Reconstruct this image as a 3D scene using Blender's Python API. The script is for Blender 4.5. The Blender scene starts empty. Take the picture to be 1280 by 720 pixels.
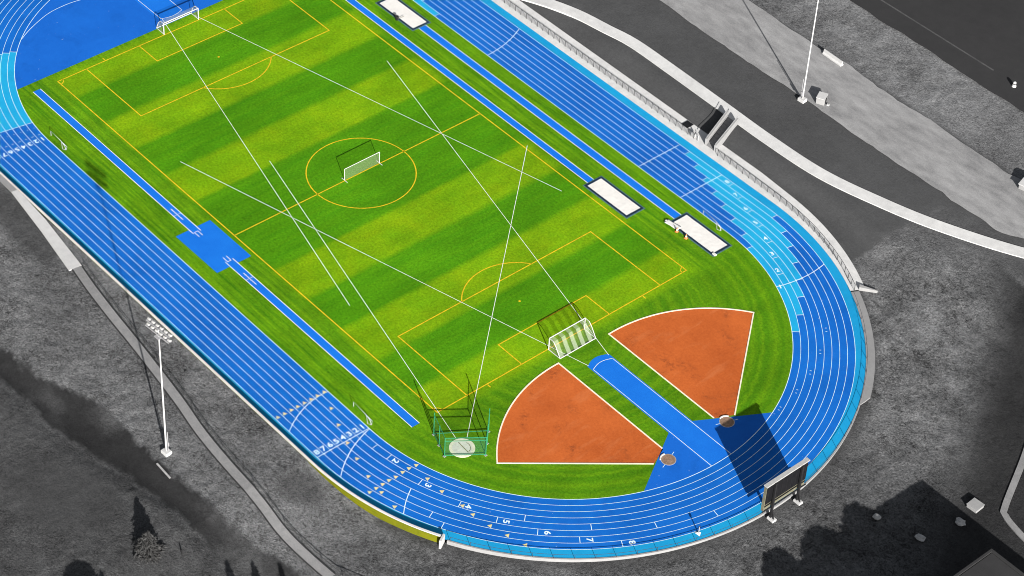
import bpy, bmesh, math, random
import numpy as np
from mathutils import Matrix, Vector, Euler
random.seed(7); rng = np.random.default_rng(11)
PI = math.pi; rad = math.radians
sc = bpy.context.scene
COL = sc.collection

# ------------------------------------------------------------------ materials
def _mat(name):
    m = bpy.data.materials.new(name); m.use_nodes = True
    nt = m.node_tree; return m, nt, nt.nodes['Principled BSDF']
def nd(nt, t, **kw):
    n = nt.nodes.new(t)
    for k, v in kw.items():
        if k in n.inputs: n.inputs[k].default_value = v
        else: setattr(n, k, v)
    return n
def math_(nt, op, a, b=None, c=None, clamp=False):
    n = nt.nodes.new('ShaderNodeMath'); n.operation = op; n.use_clamp = clamp
    for i, v in enumerate((a, b, c)):
        if v is None: continue
        if isinstance(v, (int, float)): n.inputs[i].default_value = v
        else: nt.links.new(v, n.inputs[i])
    return n.outputs[0]
def mixc(nt, fac, a, b, blend='MIX'):
    n = nt.nodes.new('ShaderNodeMix'); n.data_type = 'RGBA'; n.blend_type = blend
    for s, v in ((0, fac), (6, a), (7, b)):
        if isinstance(v, (int, float)): n.inputs[s].default_value = v
        elif isinstance(v, tuple): n.inputs[s].default_value = v if len(v) == 4 else v + (1,)
        else: nt.links.new(v, n.inputs[s])
    return n.outputs[2]
def objco(nt, scale=(1, 1, 1)):
    tc = nt.nodes.new('ShaderNodeTexCoord'); mp = nt.nodes.new('ShaderNodeMapping')
    mp.inputs['Scale'].default_value = scale
    nt.links.new(tc.outputs['Object'], mp.inputs['Vector']); return mp.outputs[0]
def noise(nt, scale, detail=4, rough=.55, co=None, dist=0):
    n = nd(nt, 'ShaderNodeTexNoise', Scale=scale, Detail=detail, Roughness=rough, Distortion=dist)
    if co is not None: nt.links.new(co, n.inputs['Vector'])
    return n.outputs['Fac']
def remap(nt, v, a, b, c, d):
    n = nt.nodes.new('ShaderNodeMapRange'); nt.links.new(v, n.inputs[0])
    for i, x in enumerate((a, b, c, d)): n.inputs[i+1].default_value = x
    return n.outputs[0]
def simple(name, col, rough=.6, var=.12, nscale=1.5, metal=0, bump=0, bscale=8):
    m, nt, p = _mat(name)
    co = objco(nt)
    f = remap(nt, noise(nt, nscale, 5, .6, co), .3, .7, 1-var, 1+var)
    g = nt.nodes.new('ShaderNodeMix'); g.data_type = 'RGBA'; g.blend_type = 'MULTIPLY'; g.inputs[0].default_value = 1
    g.inputs[6].default_value = (*col, 1)
    cx = nt.nodes.new('ShaderNodeCombineColor')
    for i in range(3): nt.links.new(f, cx.inputs[i])
    nt.links.new(cx.outputs[0], g.inputs[7]); nt.links.new(g.outputs[2], p.inputs['Base Color'])
    p.inputs['Roughness'].default_value = rough; p.inputs['Metallic'].default_value = metal; p.inputs['Specular IOR Level'].default_value = .2
    if bump:
        b = nd(nt, 'ShaderNodeBump', Strength=bump, Distance=.05)
        nt.links.new(noise(nt, bscale, 4, .6, co), b.inputs['Height']); nt.links.new(b.outputs[0], p.inputs['Normal'])
    return m

def mottled(name, base, dark, scales=(.05, .6, 4), amp=(.5, .3, .3), rough=.75, stretch=(1, 1, 1), bump=.15):
    """a surface with large, middle and fine variation between two colours of the material itself"""
    m, nt, p = _mat(name)
    co = objco(nt, stretch)
    v = None
    for s, a in zip(scales, amp):
        t = math_(nt, 'MULTIPLY', math_(nt, 'SUBTRACT', noise(nt, s, 4, .6, co), .5), a*3)
        v = t if v is None else math_(nt, 'ADD', v, t)
    f = math_(nt, 'ADD', v, .5, clamp=True)
    c = mixc(nt, f, dark, base); nt.links.new(c, p.inputs['Base Color'])
    p.inputs['Roughness'].default_value = rough; p.inputs['Specular IOR Level'].default_value = .03
    if bump:
        b = nd(nt, 'ShaderNodeBump', Strength=bump, Distance=.1)
        nt.links.new(noise(nt, scales[-1]*1.3, 3, .6, co), b.inputs['Height']); nt.links.new(b.outputs[0], p.inputs['Normal'])
    return m

def turf(name):
    """artificial turf: broad mown stripes across the pitch, fine grain, worn streaks"""
    m, nt, p = _mat(name)
    tc = nt.nodes.new('ShaderNodeTexCoord'); sp = nt.nodes.new('ShaderNodeSeparateXYZ')
    nt.links.new(tc.outputs['Object'], sp.inputs[0])
    co = objco(nt)
    wob = math_(nt, 'MULTIPLY', math_(nt, 'SUBTRACT', noise(nt, .55, 3, .6, co), .5), 1.5)
    x, y = sp.outputs[0], sp.outputs[1]
    ax = math_(nt, 'ADD', math_(nt, 'ABSOLUTE', x), math_(nt, 'MULTIPLY', wob, .35))
    # stripes: |x| 0-10.5 dark, 10.5-19.25 light, 19.25-28 dark ...
    d = math_(nt, 'ABSOLUTE', math_(nt, 'SUBTRACT', math_(nt, 'MODULO', math_(nt, 'ADD', ax, 35-14.875), 17.5), 8.75))
    light = remap(nt, d, 4.375-.6, 4.375+.6, 0, 1)
    inn = remap(nt, ax, 9.9, 11.1, 0, 1)
    light = math_(nt, 'MULTIPLY', light, inn)
    # stripes only on the pitch
    yy = math_(nt, 'ADD', math_(nt, 'ABSOLUTE', math_(nt, 'SUBTRACT', y, .5)), math_(nt, 'MULTIPLY', wob, .5))
    onp = math_(nt, 'MULTIPLY', remap(nt, yy, 26.0, 27.6, 1, 0), remap(nt, math_(nt, 'ABSOLUTE', x), 51.6, 53.2, 1, 0))
    # grain
    fine = remap(nt, noise(nt, 2.4, 6, .85, co), .3, .7, .55, 1.48)
    mid = math_(nt, 'MULTIPLY', remap(nt, noise(nt, .28, 5, .6, objco(nt, (1, .35, 1))), .3, .7, .86, 1.14), remap(nt, noise(nt, .06, 3, .6, co), .3, .7, .86, 1.14))
    streak = noise(nt, 1.0, 5, .7, objco(nt, (.05, 1.1, 1)))
    streak2 = noise(nt, 1.0, 5, .7, objco(nt, (.9, .06, 1)))
    cl = (.110, .222, .0030); cd = (.037, .145, .0028)
    clm = mixc(nt, remap(nt, noise(nt, .11, 4, .65, co), .42, .66, 0, .55), cl, (.165, .235, .0028))
    pitch = mixc(nt, math_(nt, 'MULTIPLY', light, remap(nt, noise(nt, .2, 5, .7, co), .3, .6, .6, 1)), cd, clm)
    pitch = mixc(nt, remap(nt, streak2, .35, .75, 0, .45), pitch, (.080, .200, .003))
    side_a = (.032, .118, .0030); side_b = (.092, .205, .004)
    side = mixc(nt, remap(nt, streak, .36, .64, 0, 1), side_a, side_b)
    # curved mowing marks round the bends
    vx = nt.nodes.new('ShaderNodeCombineXYZ')
    nt.links.new(math_(nt, 'SUBTRACT', x, 47.9), vx.inputs[0]); nt.links.new(math_(nt, 'SUBTRACT', y, .9), vx.inputs[1])
    ln = nt.nodes.new('ShaderNodeVectorMath'); ln.operation = 'LENGTH'; nt.links.new(vx.outputs[0], ln.inputs[0])
    ring = nt.nodes.new('ShaderNodeTexNoise'); ring.noise_dimensions = '1D'
    ring.inputs['Scale'].default_value = .8; ring.inputs['Detail'].default_value = 4
    nt.links.new(math_(nt, 'ADD', ln.outputs['Value'], wob), ring.inputs['W'])
    bend = mixc(nt, remap(nt, ring.outputs['Fac'], .38, .64, 0, 1), (.044, .132, .003), (.070, .168, .0035))
    side = mixc(nt, remap(nt, x, 50, 54, 0, 1), side, bend)
    c = mixc(nt, onp, side, pitch)
    g = nt.nodes.new('ShaderNodeCombineColor'); f = math_(nt, 'MULTIPLY', fine, mid)
    for i in range(3): nt.links.new(f, g.inputs[i])
    c = mixc(nt, 1, c, g.outputs[0], 'MULTIPLY')
    nt.links.new(c, p.inputs['Base Color']); p.inputs['Roughness'].default_value = .8
    p.inputs['Specular IOR Level'].default_value = .03
    b = nd(nt, 'ShaderNodeBump', Strength=.25, Distance=.06)
    nt.links.new(noise(nt, 5, 4, .7, co), b.inputs['Height']); nt.links.new(b.outputs[0], p.inputs['Normal'])
    return m

def net(name, col, alpha, stripes=None):
    """thin open netting: part of the light goes through between the cords"""
    m, nt, p = _mat(name)
    out = nt.nodes['Material Output']
    tr = nt.nodes.new('ShaderNodeBsdfTransparent'); mx = nt.nodes.new('ShaderNodeMixShader')
    p.inputs['Base Color'].default_value = (*col, 1); p.inputs['Roughness'].default_value = .8
    nt.links.new(tr.outputs[0], mx.inputs[1]); nt.links.new(p.outputs[0], mx.inputs[2]); nt.links.new(mx.outputs[0], out.inputs[0])
    if stripes:
        tc = nt.nodes.new('ShaderNodeTexCoord'); sp = nt.nodes.new('ShaderNodeSeparateXYZ')
        nt.links.new(tc.outputs['Object'], sp.inputs[0])
        s = math_(nt, 'SINE', math_(nt, 'ADD', math_(nt, 'MULTIPLY', sp.outputs[1], 2*PI/stripes), .5))
        a = remap(nt, s, -.25, .25, alpha*.12, alpha)
        nt.links.new(a, mx.inputs[0])
    else: mx.inputs[0].default_value = alpha
    return m

def ground_mat():
    m, nt, p = _mat('rough_ground')
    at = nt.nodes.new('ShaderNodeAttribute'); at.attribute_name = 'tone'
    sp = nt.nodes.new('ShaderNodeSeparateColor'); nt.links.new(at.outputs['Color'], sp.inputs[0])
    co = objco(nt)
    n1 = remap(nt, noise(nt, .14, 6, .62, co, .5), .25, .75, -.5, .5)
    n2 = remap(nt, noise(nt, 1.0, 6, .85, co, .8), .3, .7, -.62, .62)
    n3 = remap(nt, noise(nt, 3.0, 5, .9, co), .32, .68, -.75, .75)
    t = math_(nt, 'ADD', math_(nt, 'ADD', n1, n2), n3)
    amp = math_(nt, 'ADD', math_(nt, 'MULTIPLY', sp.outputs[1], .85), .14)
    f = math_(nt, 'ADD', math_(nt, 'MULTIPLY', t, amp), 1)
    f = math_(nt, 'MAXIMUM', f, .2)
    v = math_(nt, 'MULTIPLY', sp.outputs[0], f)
    cc = nt.nodes.new('ShaderNodeCombineColor')
    nt.links.new(math_(nt, 'MULTIPLY', v, .985), cc.inputs[0]); nt.links.new(v, cc.inputs[1]); nt.links.new(math_(nt, 'MULTIPLY', v, 1.03), cc.inputs[2])
    nt.links.new(cc.outputs[0], p.inputs['Base Color'])
    p.inputs['Roughness'].default_value = .9; p.inputs['Specular IOR Level'].default_value = .0
    b = nd(nt, 'ShaderNodeBump', Distance=.4)
    nt.links.new(math_(nt, 'ADD', math_(nt, 'MULTIPLY', sp.outputs[1], .95), .06), b.inputs['Strength'])
    nt.links.new(math_(nt, 'ADD', noise(nt, 1.6, 5, .7, co, .8), math_(nt, 'MULTIPLY', noise(nt, 6, 3, .6, co), .35)), b.inputs['Height'])
    nt.links.new(b.outputs[0], p.inputs['Normal'])
    return m

def track_mat(name, base, dark, rough=.7):
    """rubber track: faint worn patches that run along the lanes"""
    m, nt, p = _mat(name)
    co = objco(nt)
    a = noise(nt, .09, 4, .6, co); b = noise(nt, .7, 5, .7, co); c = noise(nt, 6, 3, .7, co)
    f = math_(nt, 'ADD', math_(nt, 'ADD', math_(nt, 'MULTIPLY', a, .9), math_(nt, 'MULTIPLY', b, .45)), math_(nt, 'MULTIPLY', c, .35))
    f = remap(nt, f, .62, 1.06, 0, 1)
    col = mixc(nt, f, dark, base)
    stain = math_(nt, 'MULTIPLY', remap(nt, noise(nt, .13, 4, .65, co, .8), .55, .72, 0, .45), remap(nt, noise(nt, 1.6, 4, .7, co), .35, .65, .4, 1))
    col = mixc(nt, stain, col, tuple(d*.62 for d in dark))
    spot = remap(nt, noise(nt, 1.9, 2, .5, co), .73, .77, 0, .3)
    col = mixc(nt, spot, col, (.35, .42, .5))
    nt.links.new(col, p.inputs['Base Color']); p.inputs['Roughness'].default_value = rough
    p.inputs['Specular IOR Level'].default_value = .03
    bb = nd(nt, 'ShaderNodeBump', Strength=.08, Distance=.03)
    nt.links.new(noise(nt, 9, 3, .6, co), bb.inputs['Height']); nt.links.new(bb.outputs[0], p.inputs['Normal'])
    return m

M = {}
M['turf'] = turf('turf')
M['ground'] = ground_mat()
M['track'] = track_mat('blue_rubber', (.0062, .101, .390), (.0042, .070, .300))
M['lblue'] = track_mat('pale_blue_rubber', (.012, .265, .47), (.009, .215, .41))
M['border'] = track_mat('border_rubber', (.010, .225, .43), (.007, .175, .36))
M['dzone'] = track_mat('blue_apron_rubber', (.0080, .094, .40), (.006, .076, .345))
M['mat'] = mottled('bright_blue_rubber', (.009, .122, .47), (.006, .092, .41), (.12, .5, 5), (.5, .3, .2))
M['clay'] = None
def clay_mat():
    m, nt, p = _mat('red_clay'); co = objco(nt)
    v = math_(nt, 'ADD', math_(nt, 'MULTIPLY', noise(nt, .10, 4, .6, co), .8), math_(nt, 'MULTIPLY', noise(nt, 2.2, 5, .8, co), .7))
    c = mixc(nt, remap(nt, v, .5, 1.0, 0, 1), (.25, .053, .013), (.40, .098, .024))
    sc_ = math_(nt, 'MULTIPLY', remap(nt, noise(nt, .16, 3, .55, co, .6), .56, .70, 0, 1), remap(nt, noise(nt, 1.1, 4, .7, co, 1.0), .45, .62, 0, .75))
    c = mixc(nt, sc_, c, (.16, .040, .014))
    c = mixc(nt, remap(nt, noise(nt, .5, 3, .6, objco(nt, (1, .25, 1)), .4), .55, .7, 0, .25), c, (.42, .15, .06))
    nt.links.new(c, p.inputs['Base Color']); p.inputs['Roughness'].default_value = .9; p.inputs['Specular IOR Level'].default_value = .02
    b = nd(nt, 'ShaderNodeBump', Strength=.2, Distance=.05); nt.links.new(noise(nt, 6, 4, .7, co), b.inputs['Height']); nt.links.new(b.outputs[0], p.inputs['Normal'])
    return m
M['white'] = simple('white_paint', (.45, .45, .44), .6, .10, 3)
M['linew'] = simple('white_line_paint', (.45, .57, .62), .7, .18, 1.6)
M['linex'] = simple('white_turf_line', (.54, .56, .55), .8, .2, 1.6)
M['liney'] = simple('yellow_line_fibre', (.46, .31, .006), .8, .28, 1.6)
M['cream'] = simple('cream_kerb', (.55, .50, .40), .8, .12, 2)
M['tri'] = simple('pale_yellow_paint', (.46, .41, .20), .7, .15, 3)
M['sand'] = mottled('white_sand', (.56, .55, .53), (.45, .44, .42), (.3, 1.5, 8), (.3, .3, .3), .95)
M['rim'] = simple('dark_rubber_rim', (.006, .018, .035), .6, .2, 2)
M['rimg'] = simple('grey_rubber_rim', (.05, .10, .10), .7, .2, 2)
M['conc'] = mottled('pale_concrete', (.24, .24, .24), (.18, .18, .182), (.15, 1.2, 7), (.35, .3, .3), .85)
M['concw'] = mottled('white_concrete', (.40, .40, .40), (.31, .31, .31), (.15, 1.2, 7), (.35, .3, .35), .85)
M['concg'] = mottled('grey_concrete', (.20, .20, .202), (.15, .15, .152), (.15, 1.0, 7), (.35, .3, .35), .85)
M['concb'] = mottled('bright_concrete', (.47, .47, .465), (.34, .34, .34), (.10, .8, 6), (.4, .4, .4), .85)
M['path'] = mottled('worn_grey_path', (.195, .195, .197), (.125, .125, .127), (.15, 1.0, 5), (.45, .4, .45), .85)
M['gravel'] = mottled('pale_gravel', (.245, .245, .247), (.120, .12, .123), (.07, .35, 3.5), (.55, .5, .4), .95, (.8, 2.0, 1), .3)
M['asphalt'] = mottled('dark_asphalt', (.031, .031, .032), (.022, .022, .023), (.05, .5, 6), (.4, .3, .3), .9)
M['worn'] = simple('worn_line', (.045, .045, .046), .8, .4, .6)
M['olive'] = mottled('olive_wall_paint', (.125, .125, .006), (.07, .082, .006), (.25, 1.2, 6), (.4, .4, .3), .8)
M['steel'] = simple('white_steel', (.36, .36, .36), .45, .06, 2)
M['galv'] = simple('galvanised_steel', (.30, .30, .31), .45, .1, 2, .3)
M['lampw'] = simple('lamp_housing', (.27, .27, .265), .4, .12, 3)
M['lens'] = simple('lamp_glass', (.35, .36, .37), .15, .05, 3)
M['dark'] = simple('dark_steel', (.012, .012, .013), .5, .2, 3)
M['rail'] = simple('dark_pipe', (.03, .03, .031), .5, .2, 3)
M['black'] = simple('black_panel', (.006, .006, .007), .5, .25, 1)
M['creamb'] = simple('cream_board', (.11, .105, .072), .6, .25, 1.5)
M['green'] = simple('green_steel', (.020, .15, .07), .5, .15, 3)
M['greennet'] = net('green_netting', (.015, .13, .055), .2)
M['whitenet'] = net('white_netting', (.30, .34, .25), .38, 1.5)
M['palenet'] = net('pale_netting', (.28, .32, .20), .15)
M['chain'] = net('chain_link', (.12, .12, .12), .22)
M['orange'] = simple('orange_plastic', (.55, .16, .05), .5, .1, 3)
M['brown'] = simple('worn_concrete_disc', (.17, .11, .075), .8, .35, 2.5)
M['disc'] = simple('pale_concrete_disc', (.48, .45, .42), .8, .15, 1.2)
M['roof'] = mottled('grey_roof_felt', (.032, .032, .033), (.024, .024, .025), (.1, .8, 6), (.35, .35, .3), .9)
M['bark'] = simple('bark', (.05, .05, .05), .9, .3, 3)
M['needle'] = simple('conifer_needles', (.034, .034, .034), .8, .35, 1.4)
M['stone'] = simple('grey_stone', (.26, .26, .26), .9, .3, 2, bump=.4, bscale=3)
M['wood'] = simple('weathered_board', (.25, .25, .25), .8, .2, 2)

M['clay'] = clay_mat()
# ------------------------------------------------------------------ mesh helpers
class B:
    def __init__(s): s.v = []; s.f = []
    def add(s, vs, fs):
        n = len(s.v); s.v += [tuple(map(float, v)) for v in vs]; s.f += [tuple(i+n for i in f) for f in fs]; return s
    def box(s, c, d, rz=0, rot=None):
        hx, hy, hz = d[0]/2, d[1]/2, d[2]/2
        R = rot if rot is not None else Matrix.Rotation(rz, 3, 'Z')
        vs = [Vector(c) + R @ Vector((x*hx, y*hy, z*hz)) for x in (-1, 1) for y in (-1, 1) for z in (-1, 1)]
        return s.add(vs, [(0, 1, 3, 2), (4, 6, 7, 5), (0, 4, 5, 1), (2, 3, 7, 6), (0, 2, 6, 4), (1, 5, 7, 3)])
    def bar(s, p, q, w, h=None):
        """box beam from p to q"""
        p, q = Vector(p), Vector(q); d = q-p
        R = d.to_track_quat('X', 'Z').to_matrix()
        return s.box((p+q)/2, (d.length, w, h or w), rot=R)
    def tube(s, pts, r, n=7, r2=None, cap=True):
        pts = [Vector(p) for p in pts]; N = len(pts); rings = []
        for i, p in enumerate(pts):
            d = (pts[min(i+1, N-1)] - pts[max(i-1, 0)]).normalized()
            R = d.to_track_quat('Z', 'Y').to_matrix()
            rr = r if r2 is None else r + (r2-r)*i/(N-1)
            rings.append([p + R @ Vector((rr*math.cos(2*PI*k/n), rr*math.sin(2*PI*k/n), 0)) for k in range(n)])
        vs = [v for R in rings for v in R]; fs = []
        for i in range(N-1):
            for k in range(n):
                fs.append((i*n+k, i*n+(k+1) % n, (i+1)*n+(k+1) % n, (i+1)*n+k))
        if cap: fs += [tuple(reversed(range(n))), tuple((N-1)*n+k for k in range(n))]
        return s.add(vs, fs)
    def lathe(s, c, prof, n=20):
        vs = []; fs = []
        for r, z in prof: vs += [(c[0]+r*math.cos(2*PI*k/n), c[1]+r*math.sin(2*PI*k/n), c[2]+z) for k in range(n)]
        for i in range(len(prof)-1):
            for k in range(n): fs.append((i*n+k, i*n+(k+1) % n, (i+1)*n+(k+1) % n, (i+1)*n+k))
        if prof[-1][0] > 1e-4: fs.append(tuple((len(prof)-1)*n+k for k in range(n)))
        return s.add(vs, fs)
    def poly(s, pts, z):
        return s.add([(p[0], p[1], z if not callable(z) else z(p[0], p[1])) for p in pts], [tuple(range(len(pts)))])
    def strip(s, L, R, z):
        zz = z if callable(z) else (lambda x, y: z)
        n = len(L); vs = [(p[0], p[1], zz(*p[:2])) for p in L] + [(p[0], p[1], zz(*p[:2])) for p in R]
        return s.add(vs, [(i, i+1, n+i+1, n+i) for i in range(n-1)])
    def line(s, pts, w, z, closed=False):
        P = [Vector((p[0], p[1])) for p in pts]; n = len(P); L = []; R = []
        for i in range(n):
            a = P[i]-P[i-1] if (i > 0 or closed) else P[1]-P[0]
            b = P[(i+1) % n]-P[i] if (i < n-1 or closed) else P[-1]-P[-2]
            a.normalize(); b.normalize(); t = (a+b).normalized(); nn = Vector((-t.y, t.x))
            m = w/2/max(.4, t.dot(a))
            L.append(P[i]+nn*m); R.append(P[i]-nn*m)
        if closed: L.append(L[0]); R.append(R[0])
        return s.strip(R, L, z)
    def kerb(s, pts, w, z0, z1, closed=False):
        """raised ribbon of width w along pts"""
        P = [Vector((p[0], p[1])) for p in pts]; n = len(P); prof = []
        for i in range(n):
            a = P[i]-P[i-1] if (i > 0 or closed) else P[1]-P[0]
            b = P[(i+1) % n]-P[i] if (i < n-1 or closed) else P[-1]-P[-2]
            a.normalize(); b.normalize(); t = (a+b).normalized(); nn = Vector((-t.y, t.x)); m = w/2/max(.4, t.dot(a))
            l, r = P[i]+nn*m, P[i]-nn*m
            g0 = z0 if not callable(z0) else z0(P[i].x, P[i].y); g1 = z1 if not callable(z1) else z1(P[i].x, P[i].y)
            prof.append([(r.x, r.y, g0), (r.x, r.y, g1), (l.x, l.y, g1), (l.x, l.y, g0)])
        m = n if closed else n-1; fs = []
        for i in range(m):
            j = (i+1) % n
            for k in range(3): fs.append((i*4+k, j*4+k, j*4+k+1, i*4+k+1))
        if not closed: fs += [(0, 1, 2, 3), ((n-1)*4+3, (n-1)*4+2, (n-1)*4+1, (n-1)*4)]
        return s.add([v for q in prof for v in q], fs)
    def build(s, name, mat, parent=None, bevel=0, smooth=False, loc=None):
        me = bpy.data.meshes.new(name)
        vs = s.v
        if loc is not None: vs = [(v[0]-loc[0], v[1]-loc[1], v[2]-loc[2]) for v in vs]
        me.from_pydata(vs, [], s.f)
        bm = bmesh.new(); bm.from_mesh(me); bmesh.ops.recalc_face_normals(bm, faces=bm.faces); 
        big = [f for f in bm.faces if len(f.verts) > 4]
        if big: bmesh.ops.triangulate(bm, faces=big)
        bm.to_mesh(me); bm.free()
        if smooth: me.polygons.foreach_set('use_smooth', [True]*len(me.polygons))
        me.materials.append(M[mat] if isinstance(mat, str) else mat)
        o = bpy.data.objects.new(name, me); COL.objects.link(o)
        if parent is not None: o.parent = parent
        if loc is not None: o.location = loc
        if bevel:
            bv = o.modifiers.new('bevel', 'BEVEL'); bv.width = bevel; bv.segments = 2; bv.limit_method = 'ANGLE'
        return o
def structure(o): o['kind'] = 'structure'; return o
def upsheet(b, name, mat, loc=None):
    """flat sheet whose faces all look up"""
    o = b.build(name, mat, loc=loc); me = o.data
    bm = bmesh.new(); bm.from_mesh(me)
    for f in bm.faces:
        f.normal_update()
        if f.normal.z < 0: f.normal_flip()
    bm.to_mesh(me); bm.free()
    return structure(o)
def thing(name, label, cat, loc=(0, 0, 0), rz=0, group=None):
    o = bpy.data.objects.new(name, None); COL.objects.link(o); o.location = loc; o.rotation_euler = (0, 0, rz)
    o.empty_display_size = .5
    o['label'] = label; o['category'] = cat
    if group: o['group'] = group
    return o
def tag(o, label, cat, group=None):
    o['label'] = label; o['category'] = cat
    if group: o['group'] = group
    return o
def dup(root, loc, rz, label, group=None):
    r = root.copy(); COL.objects.link(r); r.location = loc; r.rotation_euler = (0, 0, rz); r['label'] = label
    if group: r['group'] = group
    for ch in list(root.children):
        c = ch.copy(); COL.objects.link(c); c.parent = r
        for g in list(ch.children):
            d = g.copy(); COL.objects.link(d); d.parent = c
    return r

# ------------------------------------------------------------------ the oval
XS, XN, YC, R0 = 47.9, -38.2, .88, 36.95
LS = XS-XN; LB = PI*R0; PER = 2*(LS+LB); LW = 1.2125; OUTER = 11.35
def oval(s, off):
    """point at running distance s (0 = start of the west straight) and offset off outside the inner line"""
    s %= PER; r = R0+off
    if s < LS: return (XN+s, YC-r)
    s -= LS
    if s < LB: a = s/R0-PI/2; return (XS+r*math.cos(a), YC+r*math.sin(a))
    s -= LB
    if s < LS: return (XS-s, YC+r)
    a = (s-LS)/R0+PI/2; return (XN+r*math.cos(a), YC+r*math.sin(a))
def heading(s):
    s %= PER
    if s < LS: return 0
    s -= LS
    if s < LB: return s/R0
    s -= LB
    if s < LS: return PI
    return PI+(s-LS)/R0
def sW(x): return x-XN
def sS(deg): return LS+R0*(rad(deg)+PI/2)
def sE(x): return LS+LB+(XS-x)
def sN(deg): return 2*LS+LB+R0*(rad(deg % 360)-PI/2)
def srange(a, b, step=.8):
    n = max(2, int(abs(b-a)/step)+1); return [a+(b-a)*i/(n-1) for i in range(n)]
def ring(b, off0, off1, s0=0, s1=PER, z=0, step=.8):
    S = srange(s0, s1, step); return b.strip([oval(s, off1) for s in S], [oval(s, off0) for s in S], z)

def smooth01(t): t = np.clip(t, 0, 1); return t*t*(3-2*t)
def to_oval(x, y):
    """arrays -> (side weight angle, offset)"""
    dx = np.where(x > XS, x-XS, np.where(x < XN, x-XN, 0)); dy = y-YC
    return np.hypot(dx, dy)-R0, np.degrees(np.arctan2(dy, np.where(x > XS, x-XS, np.where(x < XN, x-XN, 1e-6))))
DU = [(-60, -69.2), (-1, -69.2), (6, -69.2), (14.8, -65.9), (20, -64.6), (26.3, -64.5), (35, -64.9), (41.6, -64.7), (48, -63.6), (55.4, -62.8), (75, -60)]
DL = [(-60, -77.5), (5.5, -73.3), (12, -72.9), (19.5, -72.6), (26.6, -71.5), (34, -69.8), (40.4, -68.7), (44, -68.2), (52.8, -68.5), (58.5, -68.5), (75, -68)]
def H(x, y):
    """smooth height of the land outside the track"""
    x = np.asarray(x, float); y = np.asarray(y, float)
    off, ang = to_oval(x, y)
    # west bank high, dropping away round the south bend, slightly higher again in the east
    w = np.where((x <= XS) & (y < YC), 1.0, 0.0)
    w = np.where((x > XS) & (y < YC), 1-smooth01((ang+94)/22), w)
    w = np.where((x <= XN) & (y >= YC), 1.0, w)
    h = 1.22*w - (.28+.3*np.clip((-15-ang)/45, 0, 1)*(x > XS))*(1-w)
    e = smooth01((y-5)/30)*np.where(x > XN, 1, 0)
    h = h*(1-e) + e*(.02+.78*smooth01((y-52.4)/5.5))
    # hollow below the west path
    up = np.interp(x, [p[0] for p in DU], [p[1] for p in DU]); lo = np.interp(x, [p[0] for p in DL], [p[1] for p in DL])
    t = (y-lo)/(up-lo)
    dip = np.where((t > -.6) & (t < 1.15), np.sin(np.clip((t+.6)/1.75, 0, 1)*PI)**2, 0)*np.where(x < 70, 1, np.clip((85-x)/15, 0, 1))
    h = h-.75*dip
    return h
def Hs(x, y): return float(H(x, y))

# ------------------------------------------------------------------ land outside: one sheet out to the horizon
def vnoise(x, y, seed):
    xi = np.floor(x).astype(np.int64); yi = np.floor(y).astype(np.int64); fx = x-xi; fy = y-yi
    fx = fx*fx*(3-2*fx); fy = fy*fy*(3-2*fy)
    def hsh(a, b):
        n = (a*374761393 + b*668265263 + seed*974711) & 0xffffffff
        n = ((n ^ (n >> 13))*1274126177) & 0xffffffff
        return ((n ^ (n >> 16)) & 0xffff)/65535.0
    return (hsh(xi, yi)*(1-fx)+hsh(xi+1, yi)*fx)*(1-fy) + (hsh(xi, yi+1)*(1-fx)+hsh(xi+1, yi+1)*fx)*fy
def fbm(x, y, seed, o=3):
    v = 0; a = 1; t = 0
    for i in range(o): v = v+a*vnoise(x*2**i, y*2**i, seed+i); t += a; a *= .55
    return v/t-.5
def band(v, a, b, e): return smooth01((v-a)/e+.5)*smooth01((b-v)/e+.5)
def blob(x, y, cx, cy, rx, ry, rot=0):
    c, s = math.cos(rot), math.sin(rot); u = ((x-cx)*c+(y-cy)*s)/rx; v = (-(x-cx)*s+(y-cy)*c)/ry
    return 1-smooth01((np.hypot(u, v)-.55)/.9)

offs = [11.42, 11.9, 12.4] + list(np.arange(12.9, 92, .55)) + list(np.arange(93, 150, 3)) + [170, 200, 260, 350, 500, 800, 1400, 2600, 5000]
# finer samples only where the picture looks; coarse round the north
svals = list(np.arange(0, 2*LS+LB, .5)) + list(np.arange(2*LS+LB, PER, 3))
P = np.array([[oval(s, o) for s in svals] for o in offs])
X, Y = P[..., 0], P[..., 1]; OFF = np.array(offs)[:, None]*np.ones_like(X)
wig = 1.6*fbm(X*.22, Y*.22, 3)
up = np.interp(X, [p[0] for p in DU], [p[1] for p in DU])+wig*1.2; lo = np.interp(X, [p[0] for p in DL], [p[1] for p in DL])+wig*1.5
west = smooth01((-(Y)-20)/15)*np.where(X < XS, 1, 1-smooth01((X-XS-8)/25))
east = smooth01((Y-36)/8)*np.where(X < 75, 1, 1-smooth01((X-95)/20))
ang = np.degrees(np.arctan2(Y-YC, X-XS))
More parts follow.
